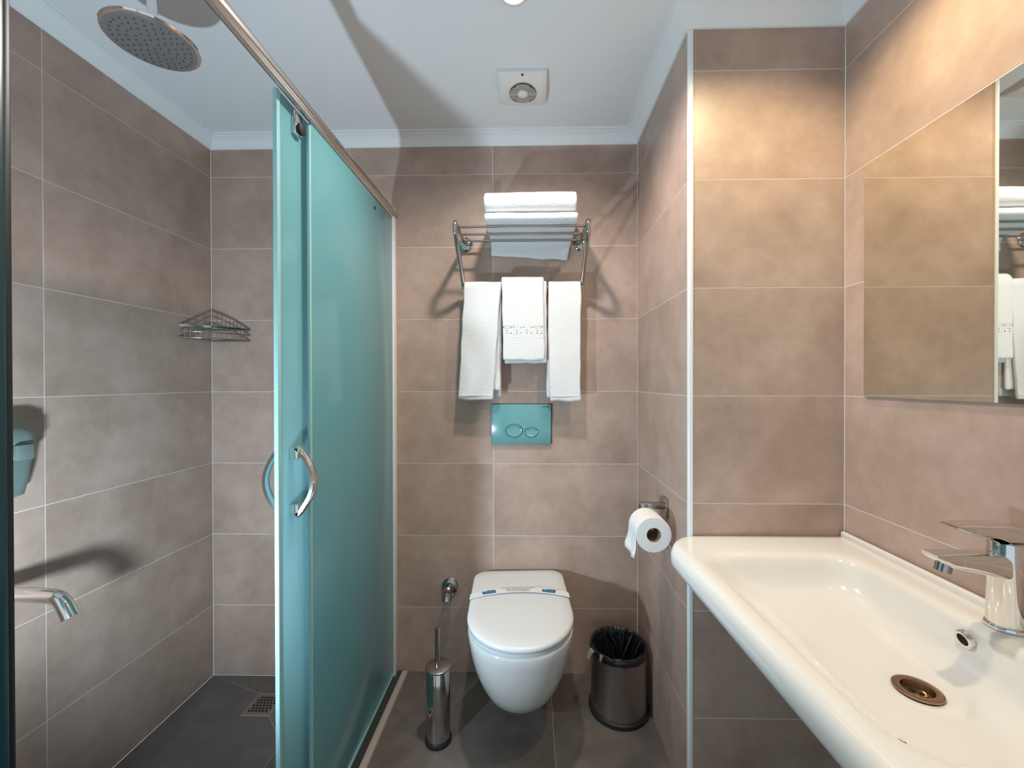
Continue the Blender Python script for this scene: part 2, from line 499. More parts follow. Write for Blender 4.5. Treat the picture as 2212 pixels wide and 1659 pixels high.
# rollers under the rail
for yy in (1.03, 1.50):
    rl = empty('roller', (-0.594 - ox, yy - oy, 1.855)); rl.parent = encl
    bm = bmesh.new(); bx(bm, -0.004, 0.010, -0.016, 0.016, -0.018, 0.040, 0.003)
    finish('bracket', bm, M_CHROME, rl, True, 40)
    bm = bmesh.new(); lathe(bm, [(0.006, 0.008), (0.014, 0.010), (0.014, 0.018), (0.006, 0.020)], n=20, axis='x')
    finish('wheel', bm, M_BLACK, rl, True, 40)
# bow handles either side of the sliding glass
def bow_handle(side):
    base = -0.600 + side * 0.004
    h = empty('handle', (base - ox, 1.008 - oy, 0.974)); h.parent = encl
    h['label'] = 'chrome bow handle'
    for s in (-1, 1):
        bm = bmesh.new()
        x0, x1 = sorted((0.0, side * 0.022))
        bx(bm, x0, x1, -0.010, 0.010, s * 0.070 - 0.014, s * 0.070 + 0.014, 0.002)
        finish('mount', bm, M_CHROME, h, True, 40)
    pts = []
    for i in range(25):
        f = -1 + 2 * i / 24
        off = 0.016 + 0.040 * (math.cos(f * PI / 2) ** 0.9 if abs(f) < 0.999 else 0.0)
        pts.append((side * off, 0, f * 0.084))
    bm = bmesh.new()
    tube(bm, pts, 0.006, sec=[(-0.0100, -0.0040), (-0.007, -0.006), (0.007, -0.006), (0.0100, -0.0040), (0.0100, 0.0040), (0.007, 0.006), (-0.007, 0.006), (-0.0100, 0.0040)])
    finish('grip', bm, M_CHROME, h, True, 40)
bow_handle(1); bow_handle(-1)
# door sill along the shower
sill = box('door_sill', -0.548, -0.5255, YF, YB - 0.004, -0.02, 0.006, M_SILL, None, 0.003)
tag(sill, 'pale stone sill strip along the foot of the shower door', 'sill')

# ================================================================== SHOWER FITTINGS
hx, hy, hz = -0.932, 1.0, 2.052
sh = empty('rain_shower', (hx, hy, hz)); tag(sh, 'round chrome rain shower head hanging from the ceiling', 'shower head')
bm = bmesh.new(); lathe(bm, [(0.088, 0.0), (0.0945, 0.002), (0.096, 0.006), (0.0945, 0.010), (0.060, 0.018), (0.030, 0.026), (0.020, 0.034), (0.016, 0.046)], n=48)
finish('disc', bm, M_CHROME, sh, True, 40)
bm = bmesh.new(); lathe(bm, [(0.0875, 0.001), (0.0875, -0.0012), (0.084, -0.002)], n=48)
finish('face_plate', bm, M_HEADFACE, sh, True, 40)
bm = bmesh.new()
for ring, cnt in ((0.015, 6), (0.031, 12), (0.047, 18), (0.062, 24), (0.076, 30)):
    for k in range(cnt):
        a = 2 * PI * k / cnt
        lathe(bm, [(0.0024, -0.0018), (0.0020, -0.0042), (0.0008, -0.0046)], (ring * math.cos(a), ring * math.sin(a), 0), 6)
nz = finish('nozzles', bm, M_NOZZLE, sh); nz['kind'] = 'stuff'
bm = bmesh.new(); tube(bm, [(0, 0, 0.04), (0, 0, 0.12), (0, 0, ZC - hz - 0.001)], 0.011, 16)
finish('arm', bm, M_CHROME, sh, True, 40)
bm = bmesh.new(); lathe(bm, [(0.030, ZC - hz - 0.0005), (0.029, ZC - hz - 0.008), (0.012, ZC - hz - 0.012)], n=28)
finish('ceiling_flange', bm, M_CHROME, sh, True, 40)

# corner wire shelf
shelf = empty('corner_wire_shelf', (XL, YB, 1.393)); tag(shelf, 'small chrome wire soap basket in the shower corner', 'shelf')
A_, B_ = Vector((0.004, -0.166, 0)), Vector((0.167, -0.004, 0))
def arc_pts(z, inset=0.0, n=14, bow=0.022):
    out = []
    for i in range(n + 1):
        f = i / n; p = A_.lerp(B_, f); nrm = Vector((1, -1, 0)).normalized()
        p = p + nrm * (bow * math.sin(PI * f) - inset); out.append(Vector((p.x, p.y, z)))
    return out
for nm, z in (('front_wire', 0.0), ('front_wire', 0.024)):
    bm = bmesh.new(); tube(bm, arc_pts(z), 0.0022, 8); finish(nm, bm, M_CHROME2, shelf, True, 50)
bm = bmesh.new(); tube(bm, arc_pts(0.046), 0.004, sec=[(-0.0018, -0.0045), (0.0018, -0.0045), (0.0018, 0.0045), (-0.0018, 0.0045)])
finish('front_band', bm, M_CHROME2, shelf, True, 30)
top = arc_pts(0.0); up = arc_pts(0.046)
for i in range(1, 14):
    bm = bmesh.new()
    e = top[i]; tgt = Vector((0.004, e.y, 0.0)) if e.x < -e.y * 1.0 else Vector((e.x, -0.004, 0.0))
    # floor wires run from the front rail towards the corner walls
    q = Vector((max(0.004, e.x - 0.5 * (e.x)), min(-0.004, e.y * 0.35), 0.0)) if False else tgt
    tube(bm, [up[i], top[i], top[i].lerp(q, 0.5), q], 0.0014, 6)
    finish('basket_wire', bm, M_CHROME2, shelf, True, 50)
for p0, p1 in ((Vector((0.004, -0.166, 0)), Vector((0.004, -0.006, 0))), (Vector((0.167, -0.004, 0)), Vector((0.006, -0.004, 0)))):
    for z in (0.0, 0.046):
        bm = bmesh.new(); tube(bm, [p0 + Vector((0, 0, z)), p1 + Vector((0, 0, z))], 0.0025, 8)
        finish('wall_rail', bm, M_CHROME2, shelf, True, 50)

# soap dispenser
sd = empty('soap_dispenser', (XL, 1.002, 0.925)); tag(sd, 'grey green wall soap dispenser in the shower', 'soap dispenser')
def disp_ring(z, w, d, r):
    return [Vector((p.x, p.y, z)) for p in rrect(0.001, d, -w / 2, w / 2, [r, 0.004, 0.004, r], z, 6, 3)]
bm = bmesh.new()
loft(bm, [disp_ring(z, w, d, r) for z, w, d, r in ((0.0, 0.060, 0.040, 0.02), (0.008, 0.078, 0.058, 0.025), (0.05, 0.086, 0.068, 0.028), (0.098, 0.090, 0.074, 0.030))])
finish('bottle', bm, M_DISP2, sd, True, 45)
bm = bmesh.new()
loft(bm, [disp_ring(z, w, d, r) for z, w, d, r in ((0.100, 0.096, 0.082, 0.034), (0.130, 0.098, 0.086, 0.036), (0.165, 0.092, 0.082, 0.034), (0.185, 0.076, 0.066, 0.030), (0.196, 0.045, 0.044, 0.02))])
finish('cover', bm, M_DISP, sd, True, 45)
bm = bmesh.new(); bx(bm, 0.080, 0.098, -0.018, 0.018, 0.100, 0.140, 0.005)
finish('push_button', bm, M_DISP2, sd, True, 40)

# bath spout
sp = empty('bath_spout', (XL, 0.955, 0.712)); tag(sp, 'chrome wall spout with bent tip in the shower', 'spout')
bm = bmesh.new()
pth = smooth_path([(0.006, 0, 0), (0.10, 0, 0.001), (0.205, 0, 0.0), (0.236, 0, -0.006), (0.258, 0, -0.048)], 3)
tube(bm, pth, [0.0165] * len(pth), 18)
finish('pipe', bm, M_CHROME, sp, True, 50)
bm = bmesh.new(); lathe(bm, [(0.036, 0.001), (0.036, 0.006), (0.026, 0.012), (0.017, 0.014)], n=28, axis='x')
finish('wall_flange', bm, M_CHROME, sp, True, 40)
bm = bmesh.new()
d_ = (Vector(pth[-1]) - Vector(pth[-2])).normalized()
tube(bm, [pth[-1], pth[-1] + d_ * 0.004], 0.0178, 18)
finish('outlet_ring', bm, M_CHROME, sp, True, 40)

# floor drain
dr = empty('floor_drain', ((dx0 + dx1) / 2, (dy0 + dy1) / 2, ZSH)); tag(dr, 'square steel floor drain grate in the shower', 'drain')
wx, wy = (dx1 - dx0) / 2 - 0.003, (dy1 - dy0) / 2 - 0.003
bm = bmesh.new(); bx(bm, -wx, wx, -wy, wy, -0.0015, 0.0012, 0.0006)
finish('plate', bm, M_STEEL, dr)
bm = bmesh.new()
for a in ((-wx - 0.002, wx + 0.002, wy - 0.001, wy + 0.002), (-wx - 0.002, wx + 0.002, -wy - 0.002, -wy + 0.001),
          (-wx - 0.002, -wx + 0.001, -wy, wy), (wx - 0.001, wx + 0.002, -wy, wy)):
    bx(bm, a[0], a[1], a[2], a[3], -0.001, 0.002)
finish('frame', bm, mat('drain_frame', (0.42, 0.38, 0.35), 0.4, 0.5), dr)
hole_me = None
for i in range(6):
    for j in range(6):
        if hole_me is None:
            bm = bmesh.new(); bx(bm, -0.0042, 0.0042, -0.0042, 0.0042, -0.0005, 0.0016)
            h0 = finish('drain_hole', bm, M_HOLE, dr); hole_me = h0.data; ob = h0
        else:
            ob = bpy.data.objects.new('drain_hole', hole_me); C.objects.link(ob); ob.parent = dr
        ob.location = (-0.0325 + 0.013 * i + (0.003 if j % 2 else -0.003), -0.0325 + 0.013 * j, 0)

# ================================================================== EXHAUST FAN
fan = empty('exhaust_fan', (-0.0305, 1.435, ZC)); tag(fan, 'square white ceiling exhaust fan with round grille', 'fan')
bm = bmesh.new()
HW = 0.081
N = 18; grid = []
for j in range(N + 1):
    row = []
    for i in range(N + 1):
        x = -HW + 2 * HW * i / N; y = -HW + 2 * HW * j / N
        e = min(HW - abs(x), HW - abs(y))
        z = -0.010 - 0.012 * (1 - (y / HW) ** 2) - (0.004 * min(1, e / 0.006))
        row.append(bm.verts.new((x, y, z)))
    grid.append(row)
for j in range(N):
    for i in range(N):
        xm = -HW + 2 * HW * (i + .5) / N; ym = -HW + 2 * HW * (j + .5) / N
        bm.faces.new((grid[j][i], grid[j + 1][i], grid[j + 1][i + 1], grid[j][i + 1]))
edge = [grid[0][i] for i in range(N + 1)] + [grid[j][N] for j in range(1, N + 1)] + [grid[N][i] for i in range(N - 1, -1, -1)] + [grid[j][0] for j in range(N - 1, 0, -1)]
topv = [bm.verts.new((v.co.x, v.co.y, -0.0003)) for v in edge]
for i in range(len(edge)):
    j = (i + 1) % len(edge); bm.faces.new((edge[i], edge[j], topv[j], topv[i]))
bm.faces.new(topv)
finish('cover', bm, M_FANW, fan, True, 40)
bm = bmesh.new(); lathe(bm, [(0.0475, -0.020), (0.0475, -0.0272), (0.046, -0.0274)], n=40)
finish('grille_opening', bm, M_FAND, fan, True, 40)
for i in range(-5, 6):
    if i == 0: continue
    y0 = abs(i) * 0.0082; rc = 0.0135 + abs(i) * 0.0062
    pts = []
    xm = math.sqrt(max(0, 0.0465 ** 2 - (y0 if y0 > 0.001 else 0) ** 2))
    for k in range(25):
        x = -xm + 2 * xm * k / 24
        y = max(y0 * 0.86, math.sqrt(max(0, rc * rc - x * x)))
        y = min(y, math.sqrt(max(0, 0.0475 ** 2 - x * x)))
        pts.append((x, math.copysign(y, i), -0.0275))
    bm = bmesh.new(); tube(bm, pts, 0.002, sec=[(-0.0012, -0.0012), (0.0012, -0.0012), (0.0012, 0.0004), (-0.0012, 0.0004)])
    finish('slat', bm, M_FANW, fan)
bm = bmesh.new(); tube(bm, [(-0.0465, 0, -0.0275), (0.0465, 0, -0.0275)], 0.0016, 6); finish('slat', bm, M_FANW, fan)
bm = bmesh.new(); lathe(bm, [(0.0175, -0.024), (0.0175, -0.029), (0.013, -0.0315), (0.004, -0.033)], n=28)
finish('hub_cap', bm, M_FANW, fan, True, 45)
bm = bmesh.new(); lathe(bm, [(0.0033, -0.010), (0.0033, -0.0175)], (0.0, -HW + 0.007, 0), 12)
finish('indicator', bm, M_LOGO, fan)

# ================================================================== TOWEL RACK
rx0, rx1 = -0.2765, 0.2020
RZ = 1.792
rack = empty('towel_rack', ((rx0 + rx1) / 2, YB, RZ)); tag(rack, 'chrome hotel towel rack with shelf rods and hanging bar', 'towel rack')
rcx = (rx0 + rx1) / 2
def L(x, y, z): return Vector((x - rcx, y - YB, z - RZ))
for x in (rx0, rx1):
    pts = [L(x, YB - 0.006, RZ + 0.002), L(x, 1.60, RZ - 0.001), L(x, 1.515, RZ + 0.002), L(x, 1.487, RZ + 0.006), L(x, 1.478, RZ - 0.012),
           L(x, 1.50, RZ - 0.050), L(x, 1.60, RZ - 0.130), L(x, 1.66, RZ - 0.176), L(x, 1.668, RZ - 0.198)]
    bm = bmesh.new(); tube(bm, smooth_path(pts, 3), 0.0088, 14)
    finish('side_frame', bm, M_RACK, rack, True, 50)
    bm = bmesh.new(); lathe(bm, [(0.030, -0.0005), (0.030, -0.004), (0.022, -0.010), (0.011, -0.012)], tuple(L(x, YB, RZ)), 28, 'y')
    finish('wall_flange', bm, M_RACK, rack, True, 40)
for y in (1.520, 1.597, 1.672):
    bm = bmesh.new(); tube(bm, [L(rx0, y, RZ - 0.002), L(rx1, y, RZ - 0.002)], 0.0045, 12)
    finish('shelf_rod', bm, M_RACK, rack, True, 50)
BARY, BARZ = 1.662, 1.600
bm = bmesh.new(); tube(bm, [L(rx0, BARY, BARZ), L(rx1, BARY, BARZ)], 0.0060, 12)
finish('hanging_bar', bm, M_RACK, rack, True, 50)

# ================================================================== TOWELS
def sheet(name, path, xl, xr, thick, material, parent=None, nx=22, wob=0.0025, seed=0.0, tilt=0.0, sub=1):
    """solid cloth: path (y,z) list swept along x; xl/xr functions of path parameter"""
    pts = [Vector((0, y, z)) for y, z in path]
    # resample
    d = [0]
    for a, b in zip(pts[:-1], pts[1:]): d.append(d[-1] + (b - a).length)
    tot = d[-1]; n = max(12, int(tot / 0.012)); res = []
    k = 0
    for i in range(n + 1):
        s = tot * i / n
        while k < len(d) - 2 and d[k + 1] < s: k += 1
        f = (s - d[k]) / max(1e-9, d[k + 1] - d[k]); res.append((pts[k].lerp(pts[k + 1], min(1, f)), s / tot))
    cy = sum(p.y for p, _ in res) / len(res); cz = min(p.z for p, _ in res)
    bm = bmesh.new(); rows = []
    for i, (p, s) in enumerate(res):
        row = []
        for j in range(nx + 1):
            u = j / nx; x = xl(s) + (xr(s) - xl(s)) * u
            w = noise.noise(Vector((x * 9 + seed, p.z * 5, seed * 3 + s * 4))) * wob
            w2 = noise.noise(Vector((x * 14 - seed, p.y * 14, p.z * 9 + seed))) * wob * 0.5
            edge = max(0.0, 1 - min(s, 1 - s) / 0.05)
            x += noise.noise(Vector((seed * 2 + (0 if u < 0.5 else 7), p.z * 13, p.y * 13))) * 0.0035 * abs(2 * u - 1)
            w2 += noise.noise(Vector((x * 22 + seed, s * 3, 1.7))) * 0.004 * edge
            zt = tilt * u * max(0.0, 1 - s / 0.16)
            row.append(bm.verts.new((x - (tilt * 0.9 * u * max(0.0, 1 - s / 0.16)) * -1.0, p.y + w, p.z + w2 + zt)))
        rows.append(row)
    for a, b in zip(rows[:-1], rows[1:]):
        for j in range(nx): bm.faces.new((a[j], a[j + 1], b[j + 1], b[j]))
    o = finish(name, bm, material, parent, True)
    m = o.modifiers.new('solid', 'SOLIDIFY'); m.thickness = thick; m.offset = 0
    m = o.modifiers.new('sub', 'SUBSURF'); m.levels = sub; m.render_levels = sub
    return o
def arc(cy, cz, r, a0, a1, n=8):
    return [(cy + r * math.cos(math.radians(a0 + (a1 - a0) * i / n)), cz + r * math.sin(math.radians(a0 + (a1 - a0) * i / n))) for i in range(n + 1)]
def lin(a, b): return lambda s: a + (b - a) * s

def base_empty(name, loc, label, group=None):
    r = empty(name, loc); tag(r, label, 'towel', group); return r

# lower folded towel: drapes over the last rod at the back
def stack_towel(label, zb, zt, yf, yb, x0, x1, seed, tail=None, xs=0.0):
    r = empty('folded_towel', (0, 0, 0)); tag(r, label, 'towel', 'folded bath towels on the rack shelf')
    rad = (zt - zb) / 2 - 0.0065; cz = (zb + zt) / 2
    p = []
    if tail: p += tail
    p += [(yb, cz - rad), (yf + rad + 0.06, cz - rad)] + arc(yf + rad + 0.0065, cz, rad, 270, 90, 10) + [(yf + rad + 0.06, cz + rad), (yb - 0.004, cz + rad)]
    o = sheet('outer_layer', p, lambda s: x0 + xs * s, lambda s: x1 - xs * 0.4 * s, 0.013, M_TOWEL, r, 24, 0.0045, seed, tilt=(-0.022 if tail else 0.0))
    if rad > 0.012:
        ri = rad - 0.0135
        p = [(yb - 0.01, cz - ri), (yf + rad + 0.07, cz - ri)] + arc(yf + 0.034 + ri, cz, ri, 270, 90, 8) + [(yf + rad + 0.07, cz + ri), (yb - 0.012, cz + ri)]
        sheet('inner_layer', p, lambda s: x0 + 0.006, lambda s: x1 - 0.004, 0.013, M_TOWEL, r, 20, 0.003, seed + 5)
    return r
stack_towel('white folded bath towel lying directly on the rack rods', RZ + 0.0035, 1.829, 1.472, 1.700, -0.172, 0.166, 1.3,
            tail=[(1.7135, 1.742), (1.7135, 1.775), (1.709, 1.795)])
stack_towel('white folded bath towel on top of the other on the rack', 1.8335, 1.904, 1.466, 1.700, -0.174, 0.163, 4.7, xs=0.006)

# hanging towels
def hang(label, xtl, xtr, xbl, xbr, zf, zb, rr, th, seed, backshift=0.0, wob=0.0065, fy=0.0):
    r = empty('hanging_towel', (0, 0, 0)); tag(r, label, 'towel')
    p = [(BARY - rr - fy, zf), (BARY - rr - fy * 0.5, (zf + BARZ) / 2), (BARY - rr, BARZ - 0.01)] + arc(BARY, BARZ, rr, 180, 0, 10) + \
        [(BARY + rr, BARZ - 0.02), (BARY + rr, zb)]
    def side(a, b, sh):
        def f(s):
            h = abs(s - 0.5) * 2
            return a + (b - a) * h + (sh * h if s > 0.5 else 0)
        return f
    sheet('terry_layer', p, side(xtl, xbl, backshift), side(xtr, xbr, backshift), th, M_TOWEL, r, 18, wob, seed)
    return r
tl = hang('white hanging hand towel on the left of the rack bar', -0.2690, -0.1210, -0.296, -0.156, 1.148, 1.160, 0.018, 0.013, 2.0, 0.028)
sheet('inner_layer', [(BARY - 0.004, 1.185), (BARY - 0.004, BARZ - 0.012)], lambda s: -0.262 + 0.012 * s, lambda s: -0.128, 0.012, M_TOWEL, tl, 12, 0.002, 8)
tr = hang('white hanging hand towel on the right of the rack bar', 0.0640, 0.1960, 0.0700, 0.1920, 1.142, 1.152, 0.018, 0.013, 6.1, -0.012)
sheet('inner_layer', [(BARY - 0.004, 1.178), (BARY - 0.004, BARZ - 0.012)], lambda s: 0.066, lambda s: 0.186, 0.012, M_TOWEL, tr, 12, 0.002, 3)
# woven end hems
for par, a, b, z in ((tl, -0.2955, -0.157, 1.163), (tr, 0.071, 0.191, 1.160)):
    bm = bmesh.new(); bx(bm, a + 0.002, b - 0.002, BARY - 0.0285, BARY - 0.024, z, z + 0.0025, 0.001)
    finish('hem_line', bm, M_TOWEL, par, True)
# short middle towel, folded, in front
tm = hang('short white towel with key pattern border over the middle of rack bar', -0.1200, 0.0460, -0.1140, 0.0500, 1.302, 1.298, 0.034, 0.015, 9.4, 0.006, 0.003, 0.006)
tm.name = 'hanging_towel'
sheet('inner_layer', [(BARY - 0.020, 1.292)] + [(BARY - 0.020, BARZ)] + arc(BARY, BARZ, 0.020, 180, 0, 8) + [(BARY + 0.020, 1.30)],
      lambda s: -0.108, lambda s: 0.0585, 0.012, M_TOWEL, tm, 14, 0.002, 12)
def key_unit(x0, w, z0, h):
    s = [(0, 0), (0, 1), (1, 1), (1, 0.25), (0.4, 0.25), (0.4, 0.6), (0.7, 0.6)]
    return [(x0 + a * w, z0 + b * h) for a, b in s]
yk = BARY - 0.034 - 0.0030 - 0.0076
bm = bmesh.new()
for k in range(4):
    q = key_unit(-0.112 + k * 0.040, 0.030, 1.402, 0.030)
    for (xa, za), (xb, zb) in zip(q[:-1], q[1:]):
        bx(bm, min(xa, xb) - 0.0016, max(xa, xb) + 0.0016, yk - 0.0012, yk + 0.006, min(za, zb) - 0.0016, max(za, zb) + 0.0016)
bx(bm, -0.114, 0.046, yk - 0.0012, yk + 0.006, 1.438, 1.4405)
bx(bm, -0.114, 0.046, yk - 0.0012, yk + 0.006, 1.391, 1.3935)
finish('woven_border', bm, M_TOWEL, tm)['label'] = 'greek key woven border'

# ================================================================== FLUSH PLATE
fp = empty('flush_plate', (-0.0453, YB, 1.044)); tag(fp, 'teal glass flush plate with two oval buttons above the toilet', 'flush plate')
bm = bmesh.new(); bx(bm, -0.1245, 0.1265, -0.008, -0.0006, -0.083, 0.083, 0.001)
finish('back_frame', bm, M_PLATE_EDGE, fp, True, 30)
bm = bmesh.new(); bx(bm, -0.1228, 0.1228, -0.0145, -0.008, -0.0815, 0.0815, 0.0012)
finish('panel', bm, M_PLATE, fp, True, 30)
for cx, cz, a, b in ((-0.0296, -0.0275, 0.0350, 0.0262), (0.0414, -0.0335, 0.0285, 0.0195)):
    bt = empty('button', (cx, -0.0145, cz)); bt.parent = fp
    def er(s, y): return [Vector((a * s * math.cos(t * PI / 20), y, b * s * math.sin(t * PI / 20))) for t in range(40)]
    bm = bmesh.new(); loft(bm, [er(1.06, 0.0005), er(1.06, -0.0006), er(1.0, -0.0006)]); finish('groove', bm, M_PLATE_EDGE, bt)
    bm = bmesh.new(); loft(bm, [er(0.99, 0.0005), er(0.98, -0.0022), er(0.94, -0.0034), er(0.80, -0.0026), er(0.74, -0.0010), er(0.70, -0.0008)])
    finish('cap', bm, M_PLATE, bt, True, 50)
ROT_Y = Matrix.Rotation(PI / 2, 4, 'X')
text('brand_lettering', 'creavit', 0.0105, Matrix.Translation((0.1015, -0.0148, 0.0720)) @ ROT_Y, M_LOGO, fp)

# ================================================================== TOILET
toilet = empty('toilet', (-0.0590, YB, 0.0), math.radians(3.2)); tag(toilet, 'white wall hung toilet with closed D shaped lid', 'toilet')
def dshape(w, yb, yf, rb, yc, z, ex=2.04, cx=0.0):
    """outline from the back middle, clockwise seen from above; y negative towards the room"""
    half = []
    for i in range(5): half.append((w - rb if i == 4 else (w - rb) * i / 4, yb))
    for i in range(1, 9):
        a = math.radians(90 - 90 * i / 8); half.append((w - rb + rb * math.cos(a), yb - rb + rb * math.sin(a)))
    for i in range(1, 7): half.append((w, (yb - rb) + (yc - (yb - rb)) * i / 6))
    b = yc - yf
    for i in range(1, 17):
        t = math.radians(90 * i / 16)
        half.append((w * abs(math.cos(t)) ** (2 / ex) if i < 16 else 0.0, yc - b * abs(math.sin(t)) ** (2 / ex)))
    pts = half + [(-x, y) for x, y in reversed(half[1:-1])]
    return [Vector((x + cx, y, z)) for x, y in pts]
bm = bmesh.new()
prof = [  # z, half width, front y, yc
    (0.075, 0.055, -0.250, -0.18), (0.085, 0.085, -0.300, -0.20), (0.110, 0.108, -0.352, -0.22), (0.150, 0.127, -0.398, -0.24),
    (0.200, 0.143, -0.437, -0.27), (0.260, 0.157, -0.470, -0.30), (0.320, 0.167, -0.496, -0.33), (0.370, 0.173, -0.513, -0.345),
    (0.398, 0.1755, -0.521, -0.35), (0.404, 0.1750, -0.520, -0.35), (0.406, 0.170, -0.515, -0.35)]
loft(bm, [dshape(w, -0.012, yf, 0.02, yc + (0.012 if z > 0.3 else 0.006), z, 2.06) for z, w, yf, yc in prof])
finish('bowl', bm, M_CERAMIC, toilet, True, 60)
bm = bmesh.new()
loft(bm, [dshape(0.168, -0.040, -0.512, 0.05, -0.325, 0.4065), dshape(0.172, -0.036, -0.518, 0.05, -0.325, 0.409), dshape(0.172, -0.036, -0.518, 0.05, -0.325, 0.419), dshape(0.169, -0.038, -0.515, 0.05, -0.325, 0.421)])
finish('seat_ring', bm, M_LID, toilet, True, 40)
bm = bmesh.new()
loft(bm, [dshape(0.172, -0.030, -0.523, 0.05, -0.33, 0.4225), dshape(0.1775, -0.025, -0.529, 0.052, -0.33, 0.426), dshape(0.1785, -0.024, -0.530, 0.053, -0.33, 0.434),
          dshape(0.1765, -0.026, -0.528, 0.053, -0.33, 0.440), dshape(0.1700, -0.034, -0.520, 0.05, -0.33, 0.4435), dshape(0.14, -0.07, -0.48, 0.04, -0.34, 0.445)])
finish('lid', bm, M_LID, toilet, True, 60)
# paper hygiene band across the lid
band = empty('paper_band', (-0.0590, YB, 0.0), math.radians(3.2)); tag(band, 'white paper hygiene band across the toilet lid with blue tags', 'paper band')
bm = bmesh.new(); rings = []
for i in range(33):
    u = -1 + 2 * i / 32; x = 0.1790 * u
    yc_ = -0.203 - 0.036 * u * u
    z = 0.4468 + 0.004 * (1 - u * u) if abs(u) < 0.955 else (0.4462 if abs(u) < 0.99 else 0.4458)
    hw_ = 0.0175
    if abs(u) >= 0.99: x = math.copysign(0.1792, u)
    rings.append([Vector((x, yc_ + hw_, z)), Vector((x, yc_ - hw_, z)), Vector((x, yc_ - hw_, z + 0.0008)), Vector((x, yc_ + hw_, z + 0.0008))])
loft(bm, rings)
finish('strip', bm, M_BAND, band, True, 30)
def band_pt(u):  # point on top of the band
    return Vector((0.1790 * u, -0.203 - 0.036 * u * u, 0.4478 + 0.004 * (1 - u * u)))
for u, ry in ((-0.62, 0.10), (0.60, -0.10)):
    p = band_pt(u)
    tg = empty('blue_tag', p + Vector((0, 0, 0.0003)), ry * 2.2); tg.parent = band
    bm = bmesh.new(); loft(bm, [rrect(-0.0245, 0.0245, -0.0095, 0.0095, 0.004, z, 4, 2) for z in (0.0, 0.0012)])
    finish('label_patch', bm, M_BLUE, tg)
    text('lettering', 'SANITIZED', 0.0075, Matrix.Translation((0.001, -0.002, 0.0013)), M_LBLUE, tg)
    bm = bmesh.new(); loft(bm, [rrect(-0.0215, -0.006, 0.0065, 0.0118, 0.002, z, 3, 2) for z in (0.0008, 0.0018)])
    finish('white_tab', bm, M_BAND, tg)
for k, s in enumerate(('SİZİN İÇİN DEZENFEKTE EDİLMİŞTİR', 'FOR YOUR PROTECTION', 'FÜR SIE EXTRA GEREINIGT')):
    text('lettering', s, (0.0072, 0.0078, 0.0074)[k], Matrix.Translation((-0.005, -0.1935 - 0.0098 * k, 0.4527)), M_INK, band)

# wall valve
vv = empty('angle_valve', (-0.3462, YB, 0.362)); tag(vv, 'small chrome angle valve on the wall left of toilet', 'valve')
bm = bmesh.new(); lathe(bm, [(0.0345, -0.0006), (0.0345, -0.004), (0.030, -0.009), (0.018, -0.012)], (0, 0, 0), 28, 'y')
finish('wall_flange', bm, M_CHROME2, vv, True, 40)
bm = bmesh.new(); tube(bm, [(0, -0.010, 0), (0.0, -0.045, -0.002), (0.0, -0.062, -0.005)], [0.014, 0.0155, 0.015], 18)
finish('body', bm, M_CHROME2, vv, True, 40)
bm = bmesh.new(); tube(bm, smooth_path([(0.0, -0.030, 0.0), (-0.002, -0.046, -0.018), (-0.004, -0.058, -0.042)], 2), [0.016] * 5 + [0.018] * 5, 18) if False else tube(bm, [(0.0, -0.034, 0.004), (-0.002, -0.052, -0.014), (-0.003, -0.066, -0.034)], [0.019, 0.0215, 0.017], 18)
finish('handle', bm, M_CHROME2, vv, True, 40)
bm = bmesh.new(); tube(bm, [(0.010, -0.030, -0.010), (0.020, -0.045, -0.020)], 0.0045, 10)
finish('outlet', bm, M_CHROME, vv, True, 40)

# ================================================================== TOILET BRUSH
br = empty('toilet_brush', (-0.3205, 1.392, 0.0)); tag(br, 'steel cylinder toilet brush holder with thin upright handle', 'toilet brush')
bm = bmesh.new(); lathe(bm, [(0.0435, 0.0005), (0.0445, 0.004), (0.0445, 0.012), (0.042, 0.016)], n=40); finish('base_ring', bm, M_BLACK, br, True, 40)
bm = bmesh.new(); lathe(bm, [(0.0395, 0.014), (0.0395, 0.020), (0.0395, 0.245), (0.038, 0.247)], n=48); finish('body', bm, M_RACK, br, True, 40)
bm = bmesh.new(); lathe(bm, [(0.040, 0.2475), (0.0430, 0.249), (0.0430, 0.254), (0.040, 0.256), (0.010, 0.2565)], n=48); finish('lid', bm, M_STEEL, br, True, 40)
bm = bmesh.new(); tube(bm, [(-0.001, -0.006, 0.256), (-0.001, -0.006, 0.30), (-0.001, -0.006, 0.388)], 0.0085, 16); finish('handle', bm, M_CHROME2, br, True, 50)

# ================================================================== WASTE BIN
BX, BY = 0.3215, 1.545
bn = empty('waste_bin', (BX, BY, 0.0)); tag(bn, 'small brushed steel waste bin beside the toilet', 'waste bin')
RB = 0.1025
bm = bmesh.new(); lathe(bm, [(RB + 0.004, 0.0005), (RB + 0.0075, 0.004), (RB + 0.0075, 0.016), (RB + 0.003, 0.020)], n=48); finish('base_ring', bm, M_BLACK, bn, True, 40)
bm = bmesh.new(); lathe(bm, [(RB, 0.018), (RB, 0.024), (RB, 0.218), (RB + 0.001, 0.224), (RB - 0.0015, 0.226), (RB - 0.004, 0.222), (RB - 0.005, 0.03), (RB - 0.02, 0.026)], n=56, cap0=False)
finish('body', bm, M_STEEL, bn, True, 40)
lin_ = empty('bin_liner', (BX, BY, 0.0)); tag(lin_, 'crumpled black plastic liner folded over the rim of the bin', 'bin liner')
bm = bmesh.new(); rings = []
prof = [(RB + 0.0026, 0.219), (RB + 0.0040, 0.224), (RB + 0.0040, 0.232), (RB + 0.0015, 0.243), (RB - 0.004, 0.245), (RB - 0.0075, 0.236), (RB - 0.012, 0.20), (RB - 0.025, 0.15), (RB - 0.045, 0.10), (RB - 0.075, 0.06), (0.006, 0.05)]
